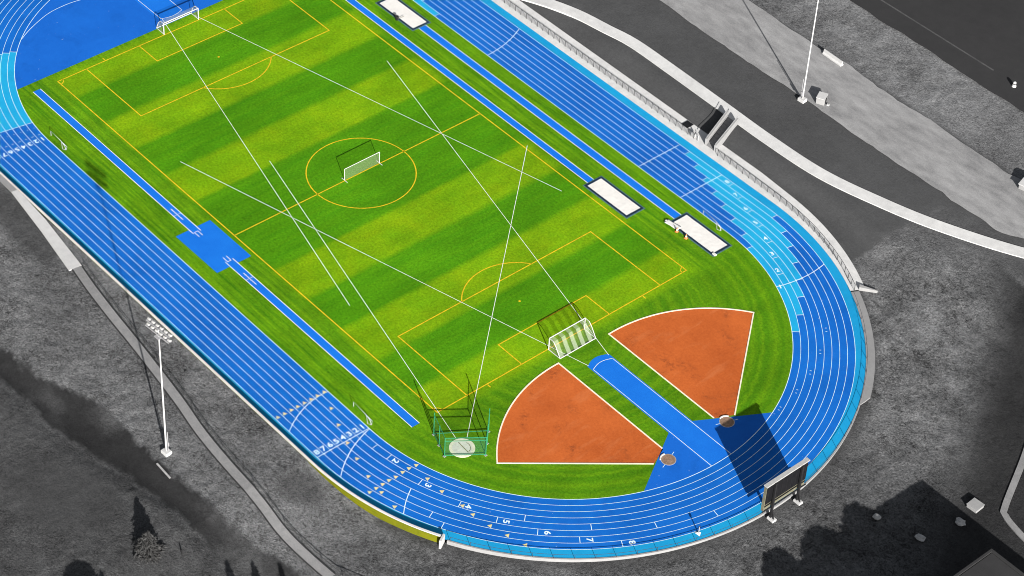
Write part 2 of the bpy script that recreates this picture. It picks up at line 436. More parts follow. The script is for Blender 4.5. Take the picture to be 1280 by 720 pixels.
# albedo and tuft amount by region
tone = np.full(X.shape, .060); ruf = np.full(X.shape, 1.0)
def blend(mask, t=None, r=None):
    global tone, ruf
    if t is not None: tone = tone*(1-mask)+t*mask
    if r is not None: ruf = ruf*(1-mask)+r*mask
blend(west, .092, 1.0)
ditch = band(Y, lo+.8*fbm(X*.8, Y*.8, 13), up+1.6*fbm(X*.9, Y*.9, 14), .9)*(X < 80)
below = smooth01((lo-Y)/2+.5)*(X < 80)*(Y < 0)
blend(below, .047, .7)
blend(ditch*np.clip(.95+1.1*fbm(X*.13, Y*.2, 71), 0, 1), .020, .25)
blend(blob(X, Y, 31, -79.5, 10, 6.5, .35), .040, .3)
blend(blob(X, Y, 14, -78, 12, 3.5, .3)*.6, .046, .4)
blend(blob(X, Y, 51.5, -51.5, 4.2, 2.8, .2)*.75, .045, .55)
blend(blob(X, Y, -22, -51.8, 12, 3.0, -.1)*.85, .040, .3)
blend(blob(X, Y, -3, -58, 9, 3.2, -.2)*.35, .055, .6)
blend(east, .050, .10)
nearpath = band(Y, 86.4, 102, 1.2)*(X < 110)
blend(nearpath, .110, .70)
blend(nearpath*blob(X, Y, 22, 88, 9, 3.2)*.7, .07, .8)
blend(nearpath*blob(X, Y, 5, 88, 12, 2.6)*.6, .08, .8)
blend(nearpath*smooth01((X-45)/30)*.5, .075, .7)
# rough mound south-east of the bend
mnd = blob(X, Y, 88, 43, 27, 19, -.75)
se = np.where((X > 66) & (Y > 8), 1, 0)
blend(mnd*se, .100*(1+.5*fbm(X*.25, Y*.7, 33)), 1.1)
blend(blob(X, Y, 73, 55.5, 7, 4.5, -.6)*.8, .086, 1.0)
blend(smooth01((X+.6*Y-117)/13)*(Y > 0)*(Y < 66), .022, .35)  # dark land at the right edge, its colour also deepening the building shadow
south = smooth01((X-72)/8)*smooth01((6-Y)/10)
blend(south*.8, .074*(1+.5*fbm(X*.2+Y*.12, Y*.5-X*.3, 34)), 1.0)
hug = (1-smooth01((OFF-12.0)/2.2))*np.where(X > 62, 1, 0)
blend(hug*.75, .036, .3)
tuft = fbm(X*1.05, Y*1.05, 20, 3); big = fbm(X*.16, Y*.16, 40, 3)
tone = tone*(1+.25*big+ruf*.2*fbm(X*.5, Y*.5, 60, 3))
Z = H(X, Y) + ruf*(.5*tuft+.2*big) - .10 - .12*ruf
edge = 1-smooth01((OFF-11.5)/1.2)
Z = Z*(1-edge) + (H(X, Y)-.08)*edge
far = smooth01((OFF-150)/200); Z = Z*(1-far)+0*far
# keep the land below the laid surfaces (paths, gravel, asphalt)
lay = band(Y, 71.8, 87.0, 2.0)*(X > -60); lay = np.maximum(lay, smooth01((Y-99.5)/1.5))
PATHC = [(-34, 48.5), (-26, 52.4), (-18, 55.6), (-11, 58), (-4.2, 59.2), (2, 60.2), (12, 60.2), (24.5, 60.0), (36, 59.8), (48, 60.3), (59, 62.7), (69.5, 66), (82.7, 72), (95, 80), (110, 92)]
def dist_poly(X, Y, pts):
    d = np.full(X.shape, 1e9)
    for (ax, ay), (bx, by) in zip(pts[:-1], pts[1:]):
        vx, vy = bx-ax, by-ay; t = np.clip(((X-ax)*vx+(Y-ay)*vy)/(vx*vx+vy*vy), 0, 1)
        d = np.minimum(d, np.hypot(X-ax-t*vx, Y-ay-t*vy))
    return d
WPATH = [(-7.8, -51.0), (-2.6, -51.9), (4.8, -52.9), (13.5, -53.9), (26, -55.6), (33.5, -56.9), (41, -57.7), (50, -58.3), (57, -58.9), (66.5, -58.3)]
lay = np.maximum(lay, 1-smooth01((dist_poly(X, Y, PATHC)-1.4)/1.4))
lay = np.maximum(lay, 1-smooth01((dist_poly(X, Y, WPATH)-1.9)/1.2))
lay = np.maximum(lay, 1-smooth01((dist_poly(X, Y, [(-45, -48), (-30, -48.4), (-8, -51)])-1.3)/1.2))
lay = np.maximum(lay, band(OFF, 0, 16.2, 1.2)*np.where(Y > 36, 1, 0)*np.where(X < 76, 1, 0))
lay = np.maximum(lay, 1-smooth01((dist_poly(X, Y, [(108, 44), (117.6, 26.4), (121.5, 25.2), (128, 24)])-1.0)/1.2))
Z = Z*(1-lay) + (H(X, Y)-.12)*lay
tone = np.maximum(tone, .012)
nr, nc = X.shape
vs = np.stack([X, Y, Z], -1).reshape(-1, 3)
idx = np.arange(nr*nc).reshape(nr, nc)
a = idx[:-1, :]; b_ = np.roll(idx, -1, 1)[:-1, :]; c_ = np.roll(idx, -1, 1)[1:, :]; d_ = idx[1:, :]
quads = np.stack([a, d_, c_, b_], -1).reshape(-1, 4)
me = bpy.data.meshes.new('ground')
me.vertices.add(len(vs)); me.vertices.foreach_set('co', vs.ravel())
me.loops.add(quads.size); me.loops.foreach_set('vertex_index', quads.ravel().astype(np.int32))
me.polygons.add(len(quads)); me.polygons.foreach_set('loop_start', np.arange(0, quads.size, 4, dtype=np.int32))
me.polygons.foreach_set('loop_total', np.full(len(quads), 4, dtype=np.int32))
me.polygons.foreach_set('use_smooth', np.ones(len(quads), bool))
me.update(); me.validate()
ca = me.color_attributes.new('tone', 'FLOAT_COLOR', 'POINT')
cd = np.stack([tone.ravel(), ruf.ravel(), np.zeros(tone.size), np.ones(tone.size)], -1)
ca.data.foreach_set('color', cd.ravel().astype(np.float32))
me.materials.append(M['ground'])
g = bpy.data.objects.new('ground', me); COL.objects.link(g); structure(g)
if me.polygons[len(me.polygons)//3].normal.z < 0: me.flip_normals()

# ------------------------------------------------------------------ infield and track surfaces
b = B(); S = srange(0, PER, .8)[:-1]; ctr = ((XS+XN)/2, YC)
pts = [oval(s, 0) for s in S]; n = len(pts)
b.add([(ctr[0], ctr[1], 0)]+[(p[0], p[1], 0) for p in pts], [(0, 1+i, 1+(i+1) % n) for i in range(n)])
upsheet(b, 'infield_grass', 'turf')
b = B(); ring(b, 0, 9.7); upsheet(b, 'track', 'track')
b = B(); ring(b, 9.7, OUTER+.06); upsheet(b, 'track_border', 'border')

# pale blue exchange zones, lane by lane
b = B(); zb = .004
ex0 = [sS(81.5), sS(86), sE(46.8), sE(43.3), sE(39.9), sE(36.4), sE(33.0), sE(29.6)]
ex1 = [sS(49.7), sS(55.5), sS(61.5), sS(67.1), sS(72.4), sS(77.4), sS(81.9), sS(86.8)]
for k in range(8): ring(b, k*LW, (k+1)*LW, ex1[k], ex0[k], zb)
for k in range(8): ring(b, k*LW, (k+1)*LW, sN(-131+k*.6), sN(-99.3), zb)
for k, xe in enumerate([-26.6, -31.5, -37, -41]): ring(b, k*LW, (k+1)*LW, sE(xe), sE(xe-25), zb)
upsheet(b, 'exchange_zones', 'lblue')

# blue aprons at both ends, javelin runways, jump runways
def arc(c, r, a0, a1, n=40): return [(c[0]+r*math.cos(a0+(a1-a0)*i/(n-1)), c[1]+r*math.sin(a0+(a1-a0)*i/(n-1))) for i in range(n)]
b = B()
aL = math.atan2(-12.6-YC, 82-XS); aR = math.atan2(13.6-YC, 81.9-XS)
b.poly(arc((XS, YC), R0, aL, aR) + [(76.2, 2.85), (75.7, -1.3)], .004)
aN = math.acos((-53.4-XN)/R0)
b.poly(arc((XN, YC), R0, aN, 2*PI-aN, 80), .004)
upsheet(b, 'apron', 'dzone')
b = B()
b.poly([(84.6, -1.55), (84.6, 2.95), (57.75, 2.95)] + [(57.75-.75*math.sin(PI*i/8), 2.95-4.5*i/8) for i in range(1, 8)] + [(57.75, -1.55)], .008)
b.poly([(-75, -2.0), (-75, 3.2), (-54.6, 3.2), (-54.6, -2.0)], .008)
b.poly([(-75, 28.15), (25.45, 28.15), (25.45, 29.55), (-75, 29.55)], .008)
b.poly([(-25.6, 33.25), (40.9, 33.25), (40.9, 34.85), (-25.6, 34.85)], .008)
b.poly([(-51.2, -30.95), (-4.0, -30.95), (-4.0, -29.5), (-51.2, -29.5)], .008)
b.poly([(4.0, -30.95), (51.2, -30.95), (51.2, -29.5), (4.0, -29.5)], .008)
upsheet(b, 'runway', 'mat')
b = B(); b.poly([(-5.55, -33.55), (5.62, -33.5), (5.65, -26.85), (-5.5, -26.85)], .004); upsheet(b, 'vault_apron', 'mat')

# red throwing sectors with cream kerbs
c1, c2 = (79.85, -5.4), (79.7, 6.9)
def ang_of(c, p): return math.atan2(p[1]-c[1], p[0]-c[0])
a0, a1 = ang_of(c1, (54.37, -4.57)) % (2*PI), ang_of(c1, (64.6, -25.9)) % (2*PI)
arc1 = arc(c1, 25.42, a0, a1, 30)
s1 = arc1 + [(79.15, -7.75), (77.8, -4.57)]
a0, a1 = ang_of(c2, (54.4, 5.97)) % (2*PI), ang_of(c2, (65.0, 27.36)) % (2*PI)
arc2 = arc(c2, 25.3, a0, a1, 30)
s2 = arc2 + [(79.3, 8.9), (77.9, 5.97)]
b = B(); b.poly(s1, .004); b.poly(s2, .004); upsheet(b, 'clay_sectors', 'clay')
b = B()
b.kerb([(77.6, -4.57)] + arc1 + [(79.1, -7.75)], .21, 0, .06); b.kerb([(77.8, 5.97)] + arc2 + [(79.35, 8.9)], .21, 0, .06)
structure(b.build('sector_kerb', 'cream'))

# ------------------------------------------------------------------ painted lines
def circle(c, r, a0=0, a1=2*PI, n=64): return arc(c, r, a0, a1, n)
b = B(); zl = .012; w = .19; hx, hy = 51.12, 26.0
b.line([(-hx, -hy), (hx, -hy), (hx, hy), (-hx, hy)], w, zl, True)
b.line([(0, -hy), (0, hy)], w, zl)
b.line(circle((0, 0), 9.15)[:-1], w, zl, True)
for s in (-1, 1):
    b.line([(s*hx, -20.16), (s*(hx-16.5), -20.16), (s*(hx-16.5), 20.16), (s*hx, 20.16)], w, zl)
    b.line([(s*hx, -9.16), (s*(hx-5.5), -9.16), (s*(hx-5.5), 9.16), (s*hx, 9.16)], w, zl)
    t = math.acos(5.5/9.15)
    b.line([(s*(hx-11-9.15*math.cos(q)), 9.15*math.sin(q)) for q in np.linspace(-t, t, 24)], w, zl)
    b.poly([(s*(hx-11)+.2*math.cos(q), .2*math.sin(q)) for q in np.linspace(0, 2*PI, 12, False)], zl)
    for y in (-1, 1):
        b.line([(s*hx+(-s)*.95*math.cos(q), y*hy-y*.95*math.sin(q)) for q in np.linspace(0, PI/2, 8)], w*.8, zl)
        b.line([(s*(hx+.15), y*16.2), (s*(hx+.85), y*16.2)], w, zl)
upsheet(b, 'pitch_markings', 'liney')

b = B(); w = .092; z2 = .016
b.line([(-55.3, -1.35), (24.5, -21.7)], w, z2); b.line([(-11.7, -10.2), (56.9, -27.25)], w, z2)
b.line([(-53.6, 3.6), (24.1, 23.3)], w, z2); b.line([(58.0, -26.0), (11.5, 26.7)], w, z2)
b.line([(-21.4, 22.7), (57.9, 2.75)], w, z2); b.line([(-20.6, -22.0), (57.8, -1.3)], w, z2)
# runway edge lines
for y in (-1.3, 2.72): b.line([(58.75, y), (84.75, y)], w, z2)
b.line([(58.8-.55*math.sin(PI*i/10), -1.3+4.02*i/10) for i in range(11)], w, z2)
for y in (-1.5, 3.0): b.line([(-75, y), (-55.4, y)], w, z2)
b.line([(-55.4+.5*math.sin(PI*i/10), -1.5+4.5*i/10) for i in range(11)], w, z2)
for y in (28.15, 29.55): b.line([(-75, y), (25.3, y)], .11, z2)
for y in (33.25, 34.85): b.line([(-25.5, y), (40.8, y)], .11, z2)
for sx in (-1, 1):
    for y in (-30.95, -29.5): b.line([(sx*51.2, y), (sx*(4.3), y)], .11, z2)
    b.line([(sx*3.2, -30.6), (sx*4.5, -30.6), (sx*4.5, -29.95), (sx*3.2, -29.95)], .10, z2)
    b.line([(sx*8.2, -30.23), (sx*11.6, -30.23)], .10, z2)
    for q in range(7): b.line([(sx*(8.3+q*.5), -30.42), (sx*(8.3+q*.5), -30.04)], .05, z2)
    b.line([(sx*9.8, -30.95), (sx*9.8, -29.5)], .10, z2)
upsheet(b, 'throwing_and_runway_lines', 'linex')

b = B(); lw = .07
for k in range(9):
    wk = .10 if k == 0 else .075 if k == 8 else lw
    ring(b, k*LW-wk/2, k*LW+wk/2, z=zl)
def across(s, o0, o1, w=.11, z=.016, ds=0):
    """line across lanes from offset o0 to o1; ds shifts the outer end along the track"""
    n = 12; b.line([oval(s+ds*(i/(n-1)), o0+(o1-o0)*i/(n-1)) for i in range(n)], w, z)
across(sW(47.4), 0, 9.7, .12)
def curve_line(samples, w=.12):
    so = sorted(samples, key=lambda t: t[1]); S_ = [t[0] for t in so]; O = [t[1] for t in so]
    oo = np.linspace(O[0], O[-1], 16)
    # quadratic through the samples
    cf = np.polyfit(O, S_, min(2, len(O)-1))
    b.line([oval(float(np.polyval(cf, o)), float(o)) for o in oo], w, .0165)
curve_line([(sW(37.5), .05), (sW(38.1), 5.0), (sW(40.6), 9.65)])
curve_line([(sW(47.5), .05), (sS(-89.9), 1.3), (sS(-88.8), 3.8), (sS(-87.2), 6.2), (sS(-84.2), 9.65)])
curve_line([(sS(-72.1), 4.85), (sS(-71.3), 7), (sS(-69.9), 9.65)])
curve_line([(sS(66.1), .05), (sS(66.7), 3.05), (sS(68.1), 6.3), (sS(70.0), 9.65)])
curve_line([(sE(-11.9), .05), (sE(-12.9), 6), (sE(-14.4), 9.65)])
across(sE(27.2), 0, 9.7, .12); across(sE(37.4), 0, 9.7, .12)
for k in range(8):
    across(ex0[k], k*LW, (k+1)*LW, .1); across(ex1[k], k*LW, (k+1)*LW, .1)
    across(sN(-99.3), k*LW, (k+1)*LW, .1); across(sN(-131+k*.6), k*LW, (k+1)*LW, .1)
across(sE(-26.6), 0, LW, .1); across(sE(-31.5), LW, 2*LW, .1)
NUM = [(-81.2, 1, '2'), (-71.5, 2, '3'), (-61.6, 3, '4'), (-53.4, 4, '5'), (-45.3, 5, '6'), (-37.5, 6, '7'), (-30.0, 7, '8')]
for a_, k, t in NUM: across(sS(a_), k*LW, (k+1)*LW, .1)
for a_, o in [(-48.1, 3), (-35, 4), (-22.6, 5), (-10.7, 6), (-85.6, 1), (-65.5, 6), (-62.5, 7)]: across(sS(a_), o*LW, (o+1)*LW, .1)
# water-jump turn inside the north bend
tp = [oval(sN(-136.5), 0), (-66.9, -21.2), (-68.7, -16.6), (-69.1, -12.9), (-68.8, -9.7), (-67.4, -4)]
tq = []
for i in range(len(tp)-1):
    p0, p1, p2, p3 = (Vector(tp[max(0, min(len(tp)-1, i+d))]) for d in (-1, 0, 1, 2))
    for k in range(8):
        t = k/8; tq.append(.5*((2*p1)+(-p0+p2)*t+(2*p0-5*p1+4*p2-p3)*t*t+(-p0+3*p1-3*p2+p3)*t**3))
b.line(tq, .10, .0165)
# lane ticks
for q in range(5):
    o = (.5+q)*LW
    for k in range(2): across(sS(22+q*7+k*1.1), o-.14, o+.14, .09)
for k in range(8):
    for q in (0, 1): across(sN(-97-k*.05)+q*2.0, (k+.25)*LW, (k+.25+.2*q+.15)*LW, .09)
# lane numbers
def digit(t, p, up, size, z=.018):
    cu = bpy.data.curves.new('digit', 'FONT'); cu.body = t; cu.size = size*1.38; cu.align_x = 'CENTER'; cu.align_y = 'CENTER'; cu.offset = .035; cu.resolution_u = 3
    ob = bpy.data.objects.new('digit', cu); COL.objects.link(ob)
    dg = bpy.context.evaluated_depsgraph_get(); mm = bpy.data.meshes.new_from_object(ob.evaluated_get(dg))
    rz = up-PI/2; c, s = math.cos(rz), math.sin(rz)
    b.add([(p[0]+v.co.x*1.15*c-v.co.y*s, p[1]+v.co.x*1.15*s+v.co.y*c, z) for v in mm.vertices], [tuple(f.vertices) for f in mm.polygons])
    bpy.data.objects.remove(ob); bpy.data.curves.remove(cu); bpy.data.meshes.remove(mm)
for k in range(8):
    digit(str(k+1), oval(sW(46.55), (k+.5)*LW), PI, 1.0)
    p = oval(sN(-92), (k+.5)*LW); digit(str(k+1), p, 0, .95)
for a_, k, t in NUM:
    s = sS(a_)+1.15; digit(t, oval(s, (k+.5)*LW), heading(s), .95)
EXN = [sS(71.5), sS(77.1), sS(82.2), sS(87.6), sE(46.1), sE(42.6), sE(39.3)]
for i, s in enumerate(EXN):
    k = i+1; across(s-.95, k*LW+.12, (k+1)*LW-.12, .09)
    digit(str(k+1), oval(s, (k+.5)*LW), heading(s), .85)
digit('1', oval(sS(66.3)-.3, .5*LW), heading(sS(66.3)), .85)
upsheet(b, 'track_markings', 'linew')
b = B()
def tri(s, off, size=.62):
    p = oval(s, off); h = heading(s); c, sn = math.cos(h), math.sin(h)
    q = [(-size*.62, 0), (size*.45, -size*.62), (size*.45, size*.62)]
    b.poly([(p[0]+x*c-y*sn, p[1]+x*sn+y*c) for x, y in q], .020)
for o in (.55, 1.85, 3.05, 4.3, 5.55, 6.75, 8, 9.25): tri(sW(37.2), o)
for x, o in ((40.6, 1.85), (44, 3.15), (47.75, 4.4)): tri(sW(x), o)
for a_, o in [(-75.1, .6), (-75.8, 1.75), (-76.2, 2.95), (-76.5, 4.3), (-77, 5.45), (-77.3, 6.65), (-77.6, 7.85), (-77.9, 9.05), (-76.2, 8.0), (-72.2, 9.2), (-70.8, 1.93),
              (-66.4, 3.1), (-85.6, 5.43), (-80.7, 6.8), (-58.3, 5.49), (-54.4, 6.84), (-50.8, 8.03), (-47.3, 9.39), (-61.0, 4.4)]: tri(sS(a_), o)
upsheet(b, 'lane_triangles', 'tri')

# ------------------------------------------------------------------ ways and yards outside
def drape(pts, w, name, mat, lift=.05, step=1.5, edge=0):
    """ribbon of width w that follows the land"""
    P = [Vector(p) for p in pts]; out = []
    # Catmull-Rom
    for i in range(len(P)-1):
        p0, p1, p2, p3 = P[max(i-1, 0)], P[i], P[i+1], P[min(i+2, len(P)-1)]
        n = max(2, int((p2-p1).length/step))
        for k in range(n):
            t = k/n; out.append(.5*((2*p1)+(-p0+p2)*t+(2*p0-5*p1+4*p2-p3)*t*t+(-p0+3*p1-3*p2+p3)*t**3))
    out.append(P[-1])
    b = B(); L = []; R = []
    for i, p in enumerate(out):
        t = (out[min(i+1, len(out)-1)]-out[max(i-1, 0)]).normalized(); nn = Vector((-t.y, t.x))
        e1, e2 = (edge*float(fbm(np.array(p.x*.3+k*50), np.array(p.y*.3), 5+k)) for k in (0, 1))
        L.append(p+nn*(w/2+e1)); R.append(p-nn*(w/2+e2))
    n = len(L)
    zc = [max(Hs(*L[i]), Hs(*R[i]), Hs(*out[i]))+lift for i in range(n)]
    vs = [(L[i].x, L[i].y, zc[i]) for i in range(n)] + [(R[i].x, R[i].y, zc[i]) for i in range(n)]
    vs += [(v[0], v[1], v[2]-.3) for v in vs]
    fs = [(i, i+1, n+i+1, n+i) for i in range(n-1)] + [(i+1, i, 2*n+i, 2*n+i+1) for i in range(n-1)] + [(n+i, n+i+1, 3*n+i+1, 3*n+i) for i in range(n-1)]
    b.add(vs, fs)
    return structure(b.build(name, mat)), out
_, pc = drape(PATHC, 2.5, 'footpath', 'concb', .06)
_, wpc = drape([(x+.05, y+.22) for x, y in WPATH], 1.42, 'side_path', 'path', .06)
b = B()
for sgn in (1, -1):
    L = []
    for i, p in enumerate(wpc):
        t_ = (wpc[min(i+1, len(wpc)-1)]-wpc[max(i-1, 0)]).normalized(); L.append((p.x-sgn*t_.y*.85, p.y+sgn*t_.x*.85))
    b.kerb(L, .11, lambda x, y: Hs(x, y)-.2, lambda x, y: Hs(x, y)+.09)
structure(b.build('path_edge_shade', 'rail'))  # thin strips coloured dark to stand in for the kerb's shadow line
drape([(-60, -48.15), (-45, -48.2), (-34, -48.25), (-29.4, -48.3)], 1.15, 'pavement', 'concg', .05)
# white wedge of paving beside the west wall
b = B(); q = [(-29.6, -48.9), (-29.4, -47.8), (-20.6, -48.3), (-7.7, -49.95), (-7.9, -52.15), (-18.6, -50.4)]
b.add([(x, y, 1.30) for x, y in q]+[(x, y, .9) for x, y in q], [tuple(range(6))]+[(i, (i+1) % 6, 6+(i+1) % 6, 6+i) for i in range(6)])
structure(b.build('paving', 'concw'))
# gravel yard and asphalt
def yard(x0, x1, f0, f1, name, mat, lift, step=1.2):
    xs = np.arange(x0, x1, step); lo_ = [(x, f0(x)) for x in xs]; hi_ = [(x, f1(x)) for x in xs]
    b = B(); n = len(xs); rows = 5; vs = []
    for r in range(rows):
        for i in range(n):
            y = lo_[i][1]+(hi_[i][1]-lo_[i][1])*r/(rows-1); vs.append((xs[i], y, .8+lift+(-.25 if r in (0, rows-1) else 0)*0))
    fs = [(r*n+i, r*n+i+1, (r+1)*n+i+1, (r+1)*n+i) for r in range(rows-1) for i in range(n-1)]
    b.add(vs, fs); return upsheet(b, name, mat)
def n1(x, s, k): return float(fbm(np.array(x*s), np.array(k*7.3), 9, 3))
yard(-80, 200, lambda x: 72.75+1.6*n1(x, .18, 1)+(2.6 if 0 else 0)+max(0, (x-76)*.45), lambda x: 85.9+1.8*n1(x, .2, 2), 'gravel_yard', 'gravel', .035)
yard(-120, 220, lambda x: 100.9+.9*n1(x, .2, 3), lambda x: 240, 'car_park', 'asphalt', .04)
b = B(); b.line([(-60, 105.0), (47, 105.9)], .35, .848); upsheet(b, 'parking_line', 'worn')
# concrete apron along the east wall
b = B(); ss = srange(sS(61.5), sE(-80), 1.0)
def eo(s): # outer edge of the apron
    t = min(1, max(0, (s-sS(61.5))/25)); return 13.9+1.5*t
b.strip([oval(s, eo(s)) for s in ss], [oval(s, OUTER) for s in ss], .062)
L = [oval(s, eo(s)) for s in ss]; b.add([(x, y, .062) for x, y in L]+[(x, y, -.2) for x, y in L], [(i, i+1, len(L)+i+1, len(L)+i) for i in range(len(L)-1)])
L = [oval(s, OUTER) for s in ss]; b.add([(x, y, .062) for x, y in L]+[(x, y, -.2) for x, y in L], [(i, i+1, len(L)+i+1, len(L)+i) for i in range(len(L)-1)])
structure(b.build('pavement', 'concb'))
b = B(); ss = srange(sS(30.5), sS(61.2), .8)
def eo2(s): t = (s-sS(30.5))/1.6; return OUTER+.2+1.2*min(1, max(0, t))
b.strip([oval(s, eo2(s)) for s in ss], [oval(s, OUTER) for s in ss], .05)
L = [oval(s, eo2(s)) for s in ss]; b.add([(x, y, .05) for x, y in L]+[(x, y, -.3) for x, y in L], [(i, i+1, len(L)+i+1, len(L)+i) for i in range(len(L)-1)])
structure(b.build('pavement', 'concg'))
b = B(); b.kerb([oval(s, OUTER+.14) for s in srange(sS(-60.5), sS(30.4), .8)], .24, -1.0, .05); structure(b.build('kerb', 'conc'))

# path with a light kerb at the lower right
drape([(108, 45), (112.3, 37.6), (117.3, 27.2), (118.6, 25.6), (122, 24.6), (128, 23.6)], 1.0, 'footpath', 'path', .05, .8)

# ------------------------------------------------------------------ walls
w_s0, w_s1 = sN(-140), PER+sS(-61.6)
ss = srange(w_s0, w_s1, .8)
t = thing('retaining_wall', 'long curved retaining wall with pale coping and olive outer face along the track', 'wall', (*oval(0, OUTER+.25), 0))
t0 = Vector(t.location)
def WT(x, y):
    if x <= XS: return 1.30
    a = math.degrees(math.atan2(y-YC, x-XS)); return 1.30-.5*float(smooth01((a+92)/28))
def place(bm, name, mat, par, **k):
    o = bm.build(name, mat, par, **k); o.matrix_parent_inverse = Matrix.Translation(-Vector(par.location)); return o
place(B().kerb([oval(s, OUTER+.27) for s in ss], .42, -1.2, lambda x, y: WT(x, y)-.16), 'wall_face', 'olive', t)
place(B().kerb([oval(s, OUTER+.27) for s in ss], .34, lambda x, y: WT(x, y)-.155, WT), 'coping', 'concb', t)
pe = oval(w_s1+.28, OUTER+.55); h = heading(w_s1)
bb = B(); bb.box((pe[0], pe[1]-.1, 0), (.32, 1.5, 1.75), h); place(bb, 'end_pier', 'concw', t)

t = thing('wing_wall', 'short white tapered concrete wing wall sticking out from the end of the east walkway', 'wall', (72.2, 45.4, 0))
bb = B(); tp = [(71.1, 45.2), (71.6, 44.6), (73.9, 46.5), (73.8, 46.65)]
bb.add([(x, y, .6 if i in (0, 1) else .35) for i, (x, y) in enumerate(tp)]+[(x, y, -.3) for x, y in tp], [(0, 1, 2, 3)]+[(i, (i+1) % 4, 4+(i+1) % 4, 4+i) for i in range(4)])
place(bb, 'wall_body', 'conc', t, bevel=.03)

# ------------------------------------------------------------------ fences
def fence(name, label, path, z0, hgt, spacing, post_mat, mesh_mat, rails=(1.0,), r=.04, post_name='post'):
    c = path[0]; t = thing(name, label, 'fence', (c[0], c[1], z0(*c)))
    P = [Vector(p) for p in path]; acc = 0; posts = [P[0]]
    for p, q in zip(P[:-1], P[1:]):
        L = (q-p).length
        while acc+L >= spacing:
            u = (spacing-acc)/L; p = p+(q-p)*u; L = (q-p).length; acc = 0; posts.append(p.copy())
        acc += L
    for p in posts:
        z = z0(p.x, p.y); place(B().tube([(p.x, p.y, z-.1), (p.x, p.y, z+hgt)], r, 6), post_name, post_mat, t)
    for f in rails:
        place(B().tube([(p.x, p.y, z0(p.x, p.y)+hgt*f) for p in P], r*.8, 5), 'rail', post_mat, t)
    if mesh_mat:
        bm = B(); n = len(P); vs = [(p.x, p.y, z0(p.x, p.y)+.08) for p in P]+[(p.x, p.y, z0(p.x, p.y)+hgt*.97) for p in P]
        bm.add(vs, [(i, i+1, n+i+1, n+i) for i in range(n-1)]); place(bm, 'wire_mesh', mesh_mat, t)
    return t
def eoff(s): t = min(1, max(0, (s-sS(61))/28)); return 12.0+.65*t
fz = lambda x, y: .06
fence('chain_link_fence', 'low chain link fence on the white walkway from the stairs down to the wing wall', [oval(s, eoff(s)) for s in srange(sS(61.5), sE(33.2), 1)], fz, 1.2, 1.5, 'rail', 'chain', (1,), .05)
fence('chain_link_fence', 'low chain link fence on the straight white walkway beyond the stairs', [oval(s, 12.65) for s in srange(sE(27.6), sE(-44), 1)], fz, 1.2, 1.5, 'rail', 'chain', (1,), .05)
fence('chain_link_fence', 'thin chain link fence round the pale blue edge of the south bend', [oval(s, OUTER+.10) for s in srange(sS(-60), sS(60.5), 1)], lambda x, y: .04, .8, 3.0, 'rail', None, (1,), .035)
rp = [(p.x+.12, p.y+1.25) for p in wpc]
rp = [Vector(p) for p in rp] + [Vector((68.5, -56.2)), Vector((71, -55.0))]
fence('pipe_railing', 'dark pipe railing along the edge of the narrow grey path', [tuple(p) for p in rp], lambda x, y: Hs(x, y)+.05, .5, 4.2, 'rail', None, (1.0,), .06)

# ------------------------------------------------------------------ goals
GRP = 'football goals on the pitch'
def goal(label, x, y, face, deep, netmat):
    """full goal; face = direction the mouth looks (+1 / -1 along x)"""
    t = thing('football_goal', label, 'goal', (x, y, 0), 0 if face > 0 else PI, GRP)
    hw, hh = 3.72, 2.44
    for s in (-1, 1):
        B().tube([(0, s*hw, 0), (0, s*hw, hh)], .085, 8).build('post', 'steel', t)
    B().tube([(0, -hw, hh), (0, hw, hh)], .085, 8).build('crossbar', 'steel', t)
    B().tube([(0, -hw, .08), (-deep, -hw, .08), (-deep, hw, .08), (0, hw, .08)], .08, 6).build('base_frame', 'steel', t)
    for s in (-1, 1):
        B().tube([(0, s*hw, hh), (-.95, s*hw, hh-.05), (-1.6, s*hw, hh-.75), (-deep, s*hw, .1)], .06, 6).build('stanchion', 'steel', t)
    bm = B(); prof = [(0, hh), (-.95, hh-.05), (-1.35, hh-.6), (-1.7, 1.25), (-deep*.85, .55), (-deep, .1)]
    n = len(prof); bm.add([(px, -hw, pz) for px, pz in prof]+[(px, hw, pz) for px, pz in prof], [(i, i+1, n+i+1, n+i) for i in range(n-1)])
    bm.build('net', netmat, t)
    for s in (-1, 1):
        bm = B(); bm.add([(px, s*hw*.999, pz) for px, pz in prof]+[(0, s*hw*.999, .1)], [tuple(range(n+1))]); bm.build('side_net', 'palenet', t)
    return t
goal('white football goal with striped white net beside the red throwing sectors', 51.25, -.05, -1, 2.65, 'whitenet')
goal('white football goal at the edge of the large blue apron', -51.25, -.05, 1, 2.3, 'palenet')
t = thing('football_goal', 'flat portable goal with a pale net standing inside the centre circle', 'goal', (-.1, .25, 0), 0, GRP)
hw, hh = 3.7, 2.4
for s in (-1, 1):
    B().tube([(0, s*hw, 0), (0, s*hw, hh)], .055, 8).build('post', 'steel', t)
    B().tube([(-.75, s*hw, .05), (.75, s*hw, .05)], .06, 6).build('foot', 'steel', t)
B().tube([(0, -hw, hh), (0, hw, hh)], .055, 8).build('crossbar', 'steel', t)
bm = B(); bm.add([(0, -hw, .05), (0, hw, .05), (0, hw, hh), (0, -hw, hh)], [(0, 1, 2, 3)]); bm.build('net', 'palenet', t)

